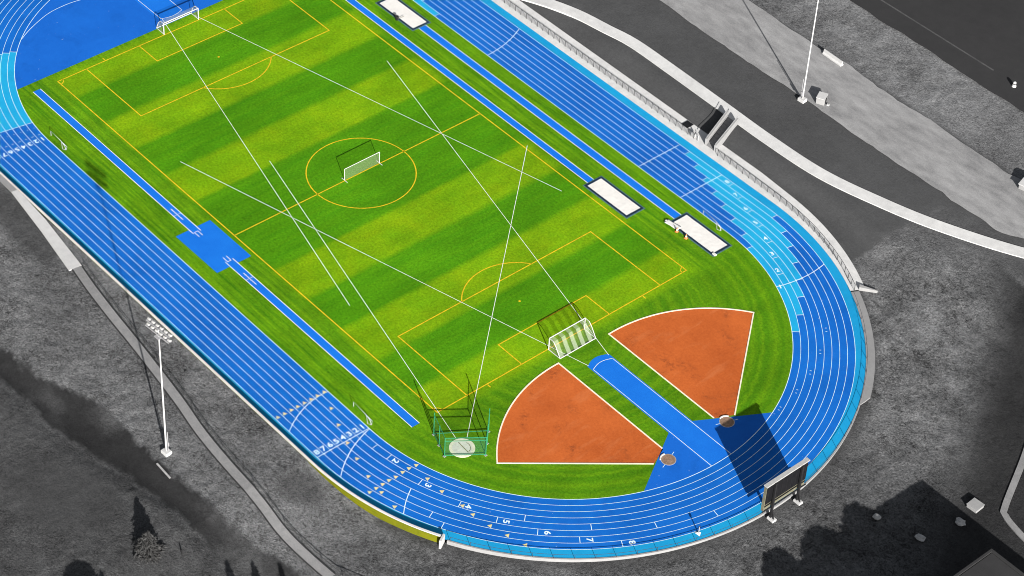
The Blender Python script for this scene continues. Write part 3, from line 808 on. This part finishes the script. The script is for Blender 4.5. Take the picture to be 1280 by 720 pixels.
# ------------------------------------------------------------------ hammer and discus cage, circles
t = thing('throwing_cage', 'green netted throwing cage standing round the pale circle', 'cage', (58.5, -27.2, 0)); o0 = Vector(t.location)
Apt, Bpt, Cpt, Dpt = (54.4, -29.4), (58.95, -22.6), (58.8, -31.0), (62.4, -26.1)
def pl(bm, n_, m_): return place(bm, n_, m_, t)
for p, hh in ((Apt, 4.6), (Bpt, 4.9), (Cpt, 3.9), (Dpt, 3.9), ((56.6, -30.2), 4.2), ((60.7, -24.35), 4.2)):
    pl(B().tube([(*p, 0), (*p, hh)], .07, 7), 'post', 'green'); pl(B().box((p[0], p[1], .05), (.38, .38, .1)), 'foot', 'conc')
def rails(p, q, hp, hq, fs_=(.98, .06)):
    for f in fs_: pl(B().bar((*p, hp*f), (*q, hq*f), .08), 'rail', 'green')
    bm = B(); bm.add([(*p, .1), (*q, .1), (*q, hq*.98), (*p, hp*.98)], [(0, 1, 2, 3)]); pl(bm, 'net', 'greennet')
rails(Apt, Cpt, 4.2, 3.9); rails(Cpt, Dpt, 3.9, 3.9, (.98, .82, .06)); rails(Dpt, Bpt, 3.9, 4.4)
bm = B(); bm.bar((*Apt, .25), (*Bpt, .25), .08); pl(bm, 'front_beam', 'green')
t = thing('throwing_circle', 'large pale concrete throwing circle inside the green cage', 'circle', (59.1, -27.85, 0), 0, 'throwing circles')
B().lathe((0, 0, 0), [(1.95, 0), (1.95, .05), (1.55, .055)], 40).build('outer_ring', 'cream', t)
B().lathe((0, 0, 0), [(1.5, .058), (1.5, .062), (.001, .062)], 40).build('disc', 'disc', t)
B().line([(-1.2, .3), (1.3, .1)], .16, .066).build('crack_strip', 'brown', t)
bm = B(); bm.kerb(arc((0, 0), 1.25, .2, 1.9, 14), .12, .05, .07); bm.build('wear_arc', 'brown', t)
def shot(label, x, y, rz):
    t = thing('throwing_circle', label, 'circle', (x, y, 0), rz, 'throwing circles')
    B().lathe((0, 0, 0), [(1.17, .004), (1.17, .03), (1.08, .032)], 36).build('metal_ring', 'galv', t)
    B().lathe((0, 0, 0), [(1.07, .02), (1.07, .034), (.001, .034)], 36).build('disc', 'brown', t)
    B().kerb(arc((0, 0), 1.2, PI-.62, PI+.62, 14), .2, .0, .14).build('toe_board', 'white', t)
    for sg in (1, -1): B().line([(0, sg*1.2), (0, sg*1.85)], .09, .02).build('side_line', 'linew', t)
    return t
shot('brown shot put circle at the tip of the red sector nearer the green cage', 79.85, -5.45, .35)
shot('brown shot put circle partly under the scoreboard shadow', 79.65, 6.95, -.35)

# ------------------------------------------------------------------ sand pits
def pit(label, x0, x1, y0, y1):
    cx, cy = (x0+x1)/2, (y0+y1)/2; t = thing('sand_pit', label, 'sand pit', (cx, cy, 0), 0, 'long jump sand pits')
    hx, hy = (x1-x0)/2, (y1-y0)/2
    B().kerb([(-hx, -hy), (hx, -hy), (hx, hy), (-hx, hy)], .34, .0, .075, True).build('rim', 'rim', t)
    B().kerb([(-hx-.28, -hy-.28), (hx+.28, -hy-.28), (hx+.28, hy+.28), (-hx-.28, hy+.28)], .2, 0, .03, True).build('outer_edge', 'rimg', t)
    nx, ny = 60, 24; xs = np.linspace(-hx+.16, hx-.16, nx); ys = np.linspace(-hy+.16, hy-.16, ny)
    XX, YY = np.meshgrid(xs, ys); zz = .03+.05*fbm((XX+cx)*1.6, (YY+cy)*1.6, 77)
    bm = B(); bm.add(np.stack([XX, YY, zz], -1).reshape(-1, 3).tolist(), [(r*nx+c, r*nx+c+1, (r+1)*nx+c+1, (r+1)*nx+c) for r in range(ny-1) for c in range(nx-1)])
    bm.build('sand', 'sand', t, smooth=True); return t
pit('long jump sand pit touching the pitch side of the two, beside the yellow touchline', 25.5, 35.5, 27.4, 30.9)
pit('long jump sand pit with two orange cones on its edge', 41.1, 51.05, 32.05, 35.75)
pit('sand pit at the far end of the runways with a small bin beside it', -35.8, -25.8, 32.2, 35.75)
def cone(label, x, y):
    t = thing('traffic_cone', label, 'cone', (x, y, 0), random.random(), 'cones beside the sand pit')
    B().box((0, 0, .03), (.55, .55, .06)).build('base', 'orange', t, .01)
    B().lathe((0, 0, .06), [(.22, 0), (.15, .35), (.12, .45), (.05, .8), (.001, .82)], 14).build('body', 'orange', t, smooth=True)
    B().lathe((0, 0, .06), [(.170, .3), (.131, .5)], 14).build('white_band', 'white', t, smooth=True)
    return t
cone('orange cone on the sand pit edge nearer the runway', 43.3, 31.35)
cone('orange cone on the sand pit edge farther from the runway', 45.4, 31.4)
t = thing('pit_cover', 'white cover sheet folded over the runway corner of the sand pit', 'cover', (41.9, 31.9, 0), .12)
nx, ny = 14, 6; xs = np.linspace(-1.5, 1.3, nx); ys = np.linspace(-.55, .5, ny); XX, YY = np.meshgrid(xs, ys)
bm = B(); bm.add(np.stack([XX, YY+.25*fbm(XX*.7, YY, 8), .13+.16*(fbm(XX*1.7, YY*1.7, 31)+.3)], -1).reshape(-1, 3).tolist(), [(r*nx+c, r*nx+c+1, (r+1)*nx+c+1, (r+1)*nx+c) for r in range(ny-1) for c in range(nx-1)])
o = bm.build('sheet', 'white', t, smooth=True); so = o.modifiers.new('thick', 'SOLIDIFY'); so.thickness = .05
bm = B(); bm.box((-1.55, .0, .15), (.3, .3, .3)); bm.build('weight', 'concw', t, .03)
tag(B().box((0, 0, .12), (.7, .45, .24)).build('corner_block', 'white', loc=None, bevel=.04), 'small white block on the far corner of the sand pit with cones', 'block').location = (51.2, 32.2, .0)
t = thing('litter_bin', 'small dark bin standing at the edge of the farthest sand pit', 'bin', (-29.8, 31.75, 0))
B().lathe((0, 0, 0), [(.26, 0), (.33, .75), (.35, .8), (.30, .8), (.28, .7), (.001, .7)], 16).build('body', 'dark', t, smooth=True)
B().tube([(.1, .1, .2), (.25, 1.5, .35)], .04, 6).build('rake_handle', 'creamb', t)

# ------------------------------------------------------------------ scoreboard
t = thing('scoreboard', 'large dark scoreboard on two steel legs seen from behind', 'scoreboard', (97.0, .9, 0))
W2 = 4.25; zb_, zt = 2.1, 7.2
bm = B(); bm.box((0, 0, 5.2), (.42, 2*W2, 3.8)); bm.build('screen_housing', 'black', t, .03)
bm = B(); bm.box((.02, 0, 2.7), (.16, 2*W2, 1.15)); bm.build('lower_board', 'creamb', t)
bm = B(); bm.box((.0, 0, 7.22), (.7, 2*W2+.35, .2)); bm.build('top_cap', 'lampw', t, .02)
bm = B(); bm.box((.0, -W2-.07, 4.7), (.46, .12, 5.0)); bm.build('side_trim', 'creamb', t)
bm = B(); bm.bar((.2, -W2-.3, 2.05), (.2, W2+.3, 2.05), .16); bm.bar((.24, -W2, 3.0), (.24, W2, 3.0), .1); bm.build('bottom_rail', 'dark', t)
for y in (-2.75, 2.75):
    l = B(); l.box((.5, y, 3.55), (.3, .34, 7.3)); l.bar((.45, y, 2.2), (1.15, y, -.1), .16); l.bar((.5, y, 5.2), (.2, y+.9, 3.4), .09)
    lo = l.build('leg', 'dark', t)
    B().box((.75, y, -.02), (1.25, .8, .4)).build('footing', 'concw', lo, .04)
bm = B(); bm.box((0, 0, 5.35), (.02, 2*W2-.5, 3.1)); sg = bm.build('display', 'black', t); sg.location = (-.225, 0, 0)
bm = B()
for k in range(9): bm.box((.225, -W2+.45+k*.95, 5.35), (.05, .06, 3.3))
bm.build('back_rib', 'dark', t)

# ------------------------------------------------------------------ floodlights
def floodlight(label, x, y, z, face, hgt=25.0):
    t = thing('floodlight_mast', label, 'floodlight', (x, y, z), face, 'floodlight masts')
    B().tube([(0, 0, 0), (0, 0, 3), (0, 0, hgt-.3)], .19, 12, .09).build('pole', 'steel', t, smooth=True)
    B().box((0, 0, .15), (1.3, 1.1, .7)).build('plinth', 'concw', t, .05)
    B().tube([(.35, .1, 4.5), (.33, .1, 2.0), (.3, .1, .6)], .06, 6).build('conduit', 'galv', t)
    B().box((.02, .32, 1.6), (.35, .25, .7)).build('switch_box', 'galv', t, .02)
    for k, (zz, dy) in enumerate(((hgt-.15, .15), (hgt-1.05, -.05))):
        c = B().bar((-2.5, dy-.25, zz), (2.5, dy-.25, zz), .12).build('crossarm', 'galv', t)
        for i in range(6):
            xx = -2.25+i*.9
            R = Euler((rad(-35), 0, 0)).to_matrix()
            l = B().box((xx, dy+.12, zz+.12), (.48, .46, .36), rot=R).build('lamp', 'lampw', c, .05)
            f = Vector((xx, dy+.12, zz+.12))+R @ Vector((0, .245, 0))
            B().box(f, (.42, .02, .30), rot=R).build('glass', 'lens', l)
    B().box((0, -.2, hgt-1.7), (1.0, .55, .12)).build('platform', 'galv', t)
    return t
floodlight('tall white floodlight mast with two rows of lamps beside the grey path', 33.85, -62.95, 1.0, .08)
floodlight('tall white floodlight mast on a pale plinth beside the gravel yard', 32.1, 72.3, .8, PI+.08)
t = thing('equipment_cabinet', 'pale box cabinet with dark side door beside the gravel yard mast', 'cabinet', (34.4, 74.7, .82), .45)
B().box((0, 0, .62), (1.5, 1.9, 1.25)).build('body', 'conc', t, .05)
B().box((0, 0, 1.29), (1.62, 2.0, .08)).build('lid', 'concw', t, .02)
B().box((.763, .1, .62), (.03, 1.0, .95)).build('door', 'dark', t)
B().box((1.4, -.5, .14), (.5, .4, .28)).build('step_block', 'stone', t, .04)

# ------------------------------------------------------------------ small things round the track
t = thing('barrier_block', 'long low white barrier block at the edge of the gravel yard', 'barrier', (27.2, 85.2, .82), -.03)
bm = B(); prof = [(-.38, 0), (.38, 0), (.36, .25), (.16, .45), (.12, .95), (-.12, .95), (-.16, .45), (-.36, .25)]
n = len(prof); bm.add([(-2.3, y, z) for y, z in prof]+[(2.3, y, z) for y, z in prof], [tuple(range(n)), tuple(range(n, 2*n))]+[(i, (i+1) % n, n+(i+1) % n, n+i) for i in range(n)])
bm.build('body', 'concw', t, .03)
bm = B(); bm.box((-2.36, .0, .5), (.1, .3, .5)); bm.build('end_joint', 'dark', t)
t = thing('bollard', 'small white bollard alone on the dark asphalt', 'bollard', (52.3, 105.2, .84))
B().lathe((0, 0, 0), [(.42, 0), (.42, .15), (.34, .2), (.30, .85), (.2, 1.0), (.001, 1.02)], 16).build('body', 'concw', t, smooth=True)
B().lathe((0, 0, .55), [(.326, 0), (.316, .16)], 16).build('band', 'dark', t)
t = thing('concrete_slab', 'pale slab platform at the far edge of the gravel yard', 'slab', (73.0, 85.9, .82), .25)
B().box((0, 0, .5), (4.2, 3.0, 1.0)).build('base', 'conc', t, .05)
B().box((0, 0, 1.06), (4.5, 3.3, .12)).build('top_slab', 'concw', t, .02)
t = thing('rubber_mat', 'black mat lying on the white walkway beside the stairs', 'mat', (24.1, 52.3, .07), .02)
B().box((0, 0, .05), (1.45, 1.6, .1)).build('body', 'black', t, .02)
t = thing('sign_post', 'thin post on a white foot on the pale blue border casting a long shadow', 'post', (93.2, -12.2, 0))
B().tube([(0, 0, 0), (0, 0, 1.5)], .08, 7).build('pole', 'galv', t)
bm = B(); bm.add([(-.45, -.35, .02), (.5, -.25, .02), (.05, .45, .02), (0, 0, .3)], [(0, 1, 3), (1, 2, 3), (2, 0, 3), (0, 2, 1)]); bm.build('foot', 'white', t)
B().box((0, 0, 1.45), (.05, .34, .3)).build('plate', 'dark', t)
t = thing('marker_post', 'short dark post on a pale foot in the grass near the conifer', 'post', (51.0, -72.4, .3))
B().tube([(0, 0, 0), (0, 0, 1.25)], .1, 7).build('pole', 'dark', t); B().box((0, 0, .12), (.4, .4, .24)).build('foot', 'concw', t, .03)
t = thing('loose_board', 'pale loose board lying in the dark hollow below the path', 'board', (36.6, -65.4, Hs(36.6, -65.6)+.05), -.05)
B().box((0, 0, .06), (3.6, .28, .08)).build('board', 'wood', t)
def barrier(label, x, y, rz):
    t = thing('rail_barrier', label, 'barrier', (x, y, 0), rz, 'white pipe barriers at the track edge')
    B().tube([(0, 0, .02), (-.35, 0, .55), (-.9, 0, .88), (-1.6, 0, .98), (-4.7, 0, 1.0)], .045, 7).build('rail', 'steel', t, smooth=True)
    B().tube([(-4.7, 0, 1.0), (-4.7, 0, 0)], .045, 6).build('leg', 'steel', t)
    bm = B()
    for p in ((-.6, .55), (-.6, -.35)): bm.tube([(-1.3, 0, .95), (p[0], p[1], .03), (0, 0, .03)], .038, 6)
    bm.build('stay', 'steel', t); return t
barrier('white pipe barrier on the grass beside the finish line', 47.1, -35.35, -.06)
barrier('white pipe barrier on the grass beside the first lane near the top left numbers', -34.6, -35.2, -.03)
barrier('white pipe barrier between the sand pit with cones and the track', 47.6, 37.25, -.1)
t = thing('gate', 'white metal gate standing open at the foot of the stairs', 'gate', (28.5, 50.5, .06), 2.6)
for x in (0, 1.9): B().tube([(x, 0, 0), (x, 0, 1.25)], .06, 7).build('post', 'steel', t)
bm = B()
for z in (.25, .6, .95, 1.2): bm.bar((0, 0, z), (1.9, 0, z), .06)
for x in (.4, .8, 1.2, 1.55): bm.bar((x, 0, .2), (x, 0, 1.2), .045)
bm.build('leaf', 'steel', t)
tag(B().box((0, 0, .35), (.9, .7, .7)).build('storage_crate', 'concw', bevel=.04), 'small pale crate left beside the open gate', 'crate').location = (27.1, 50.9, .06)

# stairs up the east bank
t = thing('stairway', 'concrete stairway between two white parapets linking the track walkway and the white footpath', 'stairs', (29.8, 54.6, 0)); 
Lw0, Lw1, Rw0, Rw1 = (30.0, 50.9), (27.25, 58.7), (32.2, 50.9), (29.75, 58.6)
n = 9
for side, (p, q) in (('a', (Lw0, Lw1)), ('b', (Rw0, Rw1))):
    bm = B(); vs = []
    d = Vector((q[0]-p[0], q[1]-p[1])).normalized(); nn = Vector((-d.y, d.x))*.17
    for (x, y, zt_) in ((p[0], p[1], 1.35), (q[0], q[1], 2.05)):
        for s in (-1, 1):
            vs += [(x+s*nn.x, y+s*nn.y, -.3), (x+s*nn.x, y+s*nn.y, zt_)]
    bm.add(vs, [(0, 1, 5, 4), (2, 6, 7, 3), (1, 3, 7, 5), (0, 2, 3, 1), (4, 5, 7, 6)])
    place(bm, 'parapet', 'conc', t)
    place(B().tube([(p[0], p[1], 1.75), (q[0], q[1], 2.45)], .04, 6), 'handrail', 'galv', t)
bm = B()
for i in range(n):
    f0, f1 = i/n, (i+1)/n
    l0 = Vector(Lw0).lerp(Vector(Lw1), f0); l1 = Vector(Lw0).lerp(Vector(Lw1), f1); r0 = Vector(Rw0).lerp(Vector(Rw1), f0); r1 = Vector(Rw0).lerp(Vector(Rw1), f1)
    z0_, z1_ = .06+.085*i, .06+.085*(i+1)
    bm.add([(*l0, z0_), (*r0, z0_), (*l0, z1_), (*r0, z1_), (*l1, z1_), (*r1, z1_)], [(0, 1, 3, 2), (2, 3, 5, 4)])
place(bm, 'step_flight', 'concg', t)

# ------------------------------------------------------------------ lower right: flat roofed building, boxes, stones
t = thing('building', 'flat grey roofed building whose corner shows in the dark lower corner', 'building', (138, -8, 0))
x0, x1, y0, y1, hb = 125.7, 152, -32, 12.2, 7.7
bm = B(); bm.box(((x0+x1)/2, (y0+y1)/2, hb/2-.5), (x1-x0-.4, y1-y0-.4, hb+.6)); place(bm, 'wall', 'conc', t)
bm = B(); bm.box(((x0+x1)/2, (y0+y1)/2, hb-.05), (x1-x0-.6, y1-y0-.6, .3)); ro = place(bm, 'roof', 'roof', t)
bm = B(); bm.kerb([(x0, y0), (x1, y0), (x1, y1), (x0, y1)], .36, hb-.35, hb+.28, True); place(bm, 'parapet', 'roof', t)
bm = B()
for k in range(5): bm.box((x0+.19, y0+5+k*8, 3.2), (.06, 2.2, 1.5))
place(bm, 'window', 'lens', t)
t = thing('utility_box', 'pale square utility box alone at the edge of the building shadow', 'box', (114.7, 23.4, -.2), .05)
B().box((0, 0, .3), (1.8, 1.8, .6)).build('body', 'conc', t, .05); B().box((0, 0, .63), (1.95, 1.95, .07)).build('lid', 'conc', t, .02)
def stone(label, x, y, r, z):
    bm = bmesh.new(); bmesh.ops.create_icosphere(bm, subdivisions=2, radius=r)
    for v in bm.verts:
        f = 1+1.1*float(fbm(np.array(v.co.x*1.3/r+x), np.array(v.co.y*1.3/r+v.co.z*1.1/r), 91)); v.co *= f; v.co.z *= .55; v.co.x *= 1.25
    me = bpy.data.meshes.new('boulder'); bm.to_mesh(me); bm.free(); me.materials.append(M['stone'])
    o = bpy.data.objects.new('boulder', me); COL.objects.link(o); o.location = (x, y, z); tag(o, label, 'rock', 'boulders in the building shadow')
stone('pale boulder in the building shadow nearest the utility box', 115.4, 19.4, .7, -.15)
stone('smallest boulder in the building shadow, farthest from the utility box', 107.0, 10.6, .5, -.15)
stone('grey boulder in the building shadow, between the other two boulders', 113.6, 12.6, .65, -.2)

# ------------------------------------------------------------------ conifers
def conifer(label, x, y, h, r, z, seed, shape='cone'):
    rg = np.random.default_rng(seed)
    t = thing('conifer_tree', label, 'tree', (x, y, z), 0, 'conifers below the path')
    B().tube([(0, 0, -.3), (0, 0, h*.5), (.03, .02, h*.97)], .045*h*.5, 8, .015).build('trunk', 'bark', t)
    v = []; f = []
    N = int(2600*min(1.6, r/1.8)) if shape == 'cone' else 9000
    for i in range(N):
        u = rg.random()**.75; zz = h*(.06+.94*(1-u)) if shape == 'cone' else h*(.15+.85*rg.random())
        if shape == 'cone': rr = r*((1-(zz/h))**.85)*(.72+.38*abs(math.sin(zz*5.5/h*3+seed)))+.04
        else: rr = r*math.sqrt(max(.02, 1-((zz/h-.5)/.52)**2))
        a = rg.random()*2*PI; bump = 1+.22*math.sin(a*5+zz*2.1)+.1*math.sin(a*11+zz*5)
        q = rg.random()**.45; R = rr*bump*q
        p = np.array([R*math.cos(a), R*math.sin(a), zz-.22*R])
        L = (.30 if shape == 'cone' else .5)*(.6+rg.random()*.9); wd = L*.38
        d = np.array([math.cos(a+rg.normal()*.5), math.sin(a+rg.normal()*.5), -.25+rg.normal()*.35]); d /= np.linalg.norm(d)
        s = np.cross(d, rg.normal(size=3)); s /= np.linalg.norm(s)
        n = len(v); v += [tuple(p-d*L*.5-s*wd*.4), tuple(p-d*L*.5+s*wd*.4), tuple(p+d*L*.2+s*wd*.6), tuple(p+d*L*.9), tuple(p+d*L*.2-s*wd*.6)]
        f.append((n, n+1, n+2, n+3, n+4))
    me = bpy.data.meshes.new('crown'); me.from_pydata(v, [], f); me.materials.append(M['needle'])
    o = bpy.data.objects.new('crown', me); COL.objects.link(o); o.parent = t
    return t
gz = .85
conifer('small bushy conifer standing alone on the grass bank', 48.0, -75.9, 4.4, 2.4, .6, 3)
SD = Vector((.906, -.423)); TL = 2.6
for lab, tx, ty, h, r, sh in (
    ('tall conifer just outside the picture below the path, darkest shadow tip', 57.5, -68.9, 9.5, 2.8, 'cone'),
    ('slim conifer outside the picture, second shadow tip', 60.0, -66.2, 8.5, 2.0, 'cone'),
    ('slim conifer outside the picture, shadow tip nearest the path end', 62.4, -63.4, 9.0, 2.0, 'cone'),
    ('round topped tree outside the lower left edge of the picture', 42.8, -84.6, 9.0, 4.0, 'round'),
    ('narrow conifer outside the lower left edge of the picture', 45.6, -82.6, 8.0, 1.1, 'cone')):
    conifer(lab, tx+SD.x*TL*h, ty+SD.y*TL*h, h, r, .6, int(tx*10) % 97, sh)

for lab, tx, ty, h, r, sh in (  # unseen trees added to break up the building's straight shadow edge
    ('added unseen broad leafy tree outside the lower edge, its shadow nearest the scoreboard', 107.0, 8.0, 13.0, 5.2, 'round'),
    ('added unseen broad leafy tree outside the lower edge, shadow between the other two', 106.6, 0.5, 12.5, 5.8, 'round'),
    ('added unseen leafy tree outside the lower edge, its shadow farthest from the scoreboard', 106.2, -7.5, 13.0, 6.0, 'round')):
    conifer(lab, tx+SD.x*TL*h*.9, ty+SD.y*TL*h*.9, h, r, -.2, int(tx*10+ty) % 89, sh)

# ------------------------------------------------------------------ camera
f_px = 3089.0986
C = Vector((248.0085, -198.8105, 262.5579))
Rx = Vector((0.6549848, 0.75412526, 0.04785404)); Ry = Vector((0.52997554, -0.41331518, -0.74047046)); Rz = Vector((-0.53862867, 0.51035836, -0.6703831))
cam = bpy.data.cameras.new('Camera'); co = bpy.data.objects.new('Camera', cam); COL.objects.link(co)
cam.sensor_fit = 'HORIZONTAL'; cam.sensor_width = 36; cam.lens = f_px*36/1280; cam.clip_end = 20000; cam.clip_start = 1
m = Matrix((Rx, -Ry, -Rz)).transposed().to_4x4(); m.translation = C; co.matrix_world = m
sc.camera = co

# ------------------------------------------------------------------ daylight
EL = 21.0; sdir = Vector((.906*math.cos(rad(EL)), -.423*math.cos(rad(EL)), math.sin(rad(EL))))
sun = bpy.data.lights.new('Sun', 'SUN'); sun.energy = 5.0; sun.angle = rad(.5); sun.color = (1, .965, .92)
so_ = bpy.data.objects.new('Sun', sun); COL.objects.link(so_); so_.rotation_euler = sdir.to_track_quat('Z', 'Y').to_euler(); so_.location = (200, -100, 100)
w = bpy.data.worlds.new('World'); sc.world = w; w.use_nodes = True; nt = w.node_tree
bg = nt.nodes['Background']; sky = nt.nodes.new('ShaderNodeTexSky'); sky.sky_type = 'NISHITA'; sky.sun_disc = False
sky.sun_elevation = rad(EL); sky.sun_rotation = math.atan2(sdir.x, sdir.y); sky.dust_density = 1.5
hs = nt.nodes.new('ShaderNodeHueSaturation'); hs.inputs['Saturation'].default_value = .35
nt.links.new(sky.outputs[0], hs.inputs['Color']); nt.links.new(hs.outputs[0], bg.inputs['Color']); bg.inputs['Strength'].default_value = .05
vs_ = sc.view_settings; vs_.view_transform = 'Standard'; vs_.look = 'None'; vs_.gamma = 1; vs_.use_curve_mapping = False; vs_.exposure = 1.42
sc.cycles.transparent_max_bounces = 12
sc.cycles.filter_width = 1.0
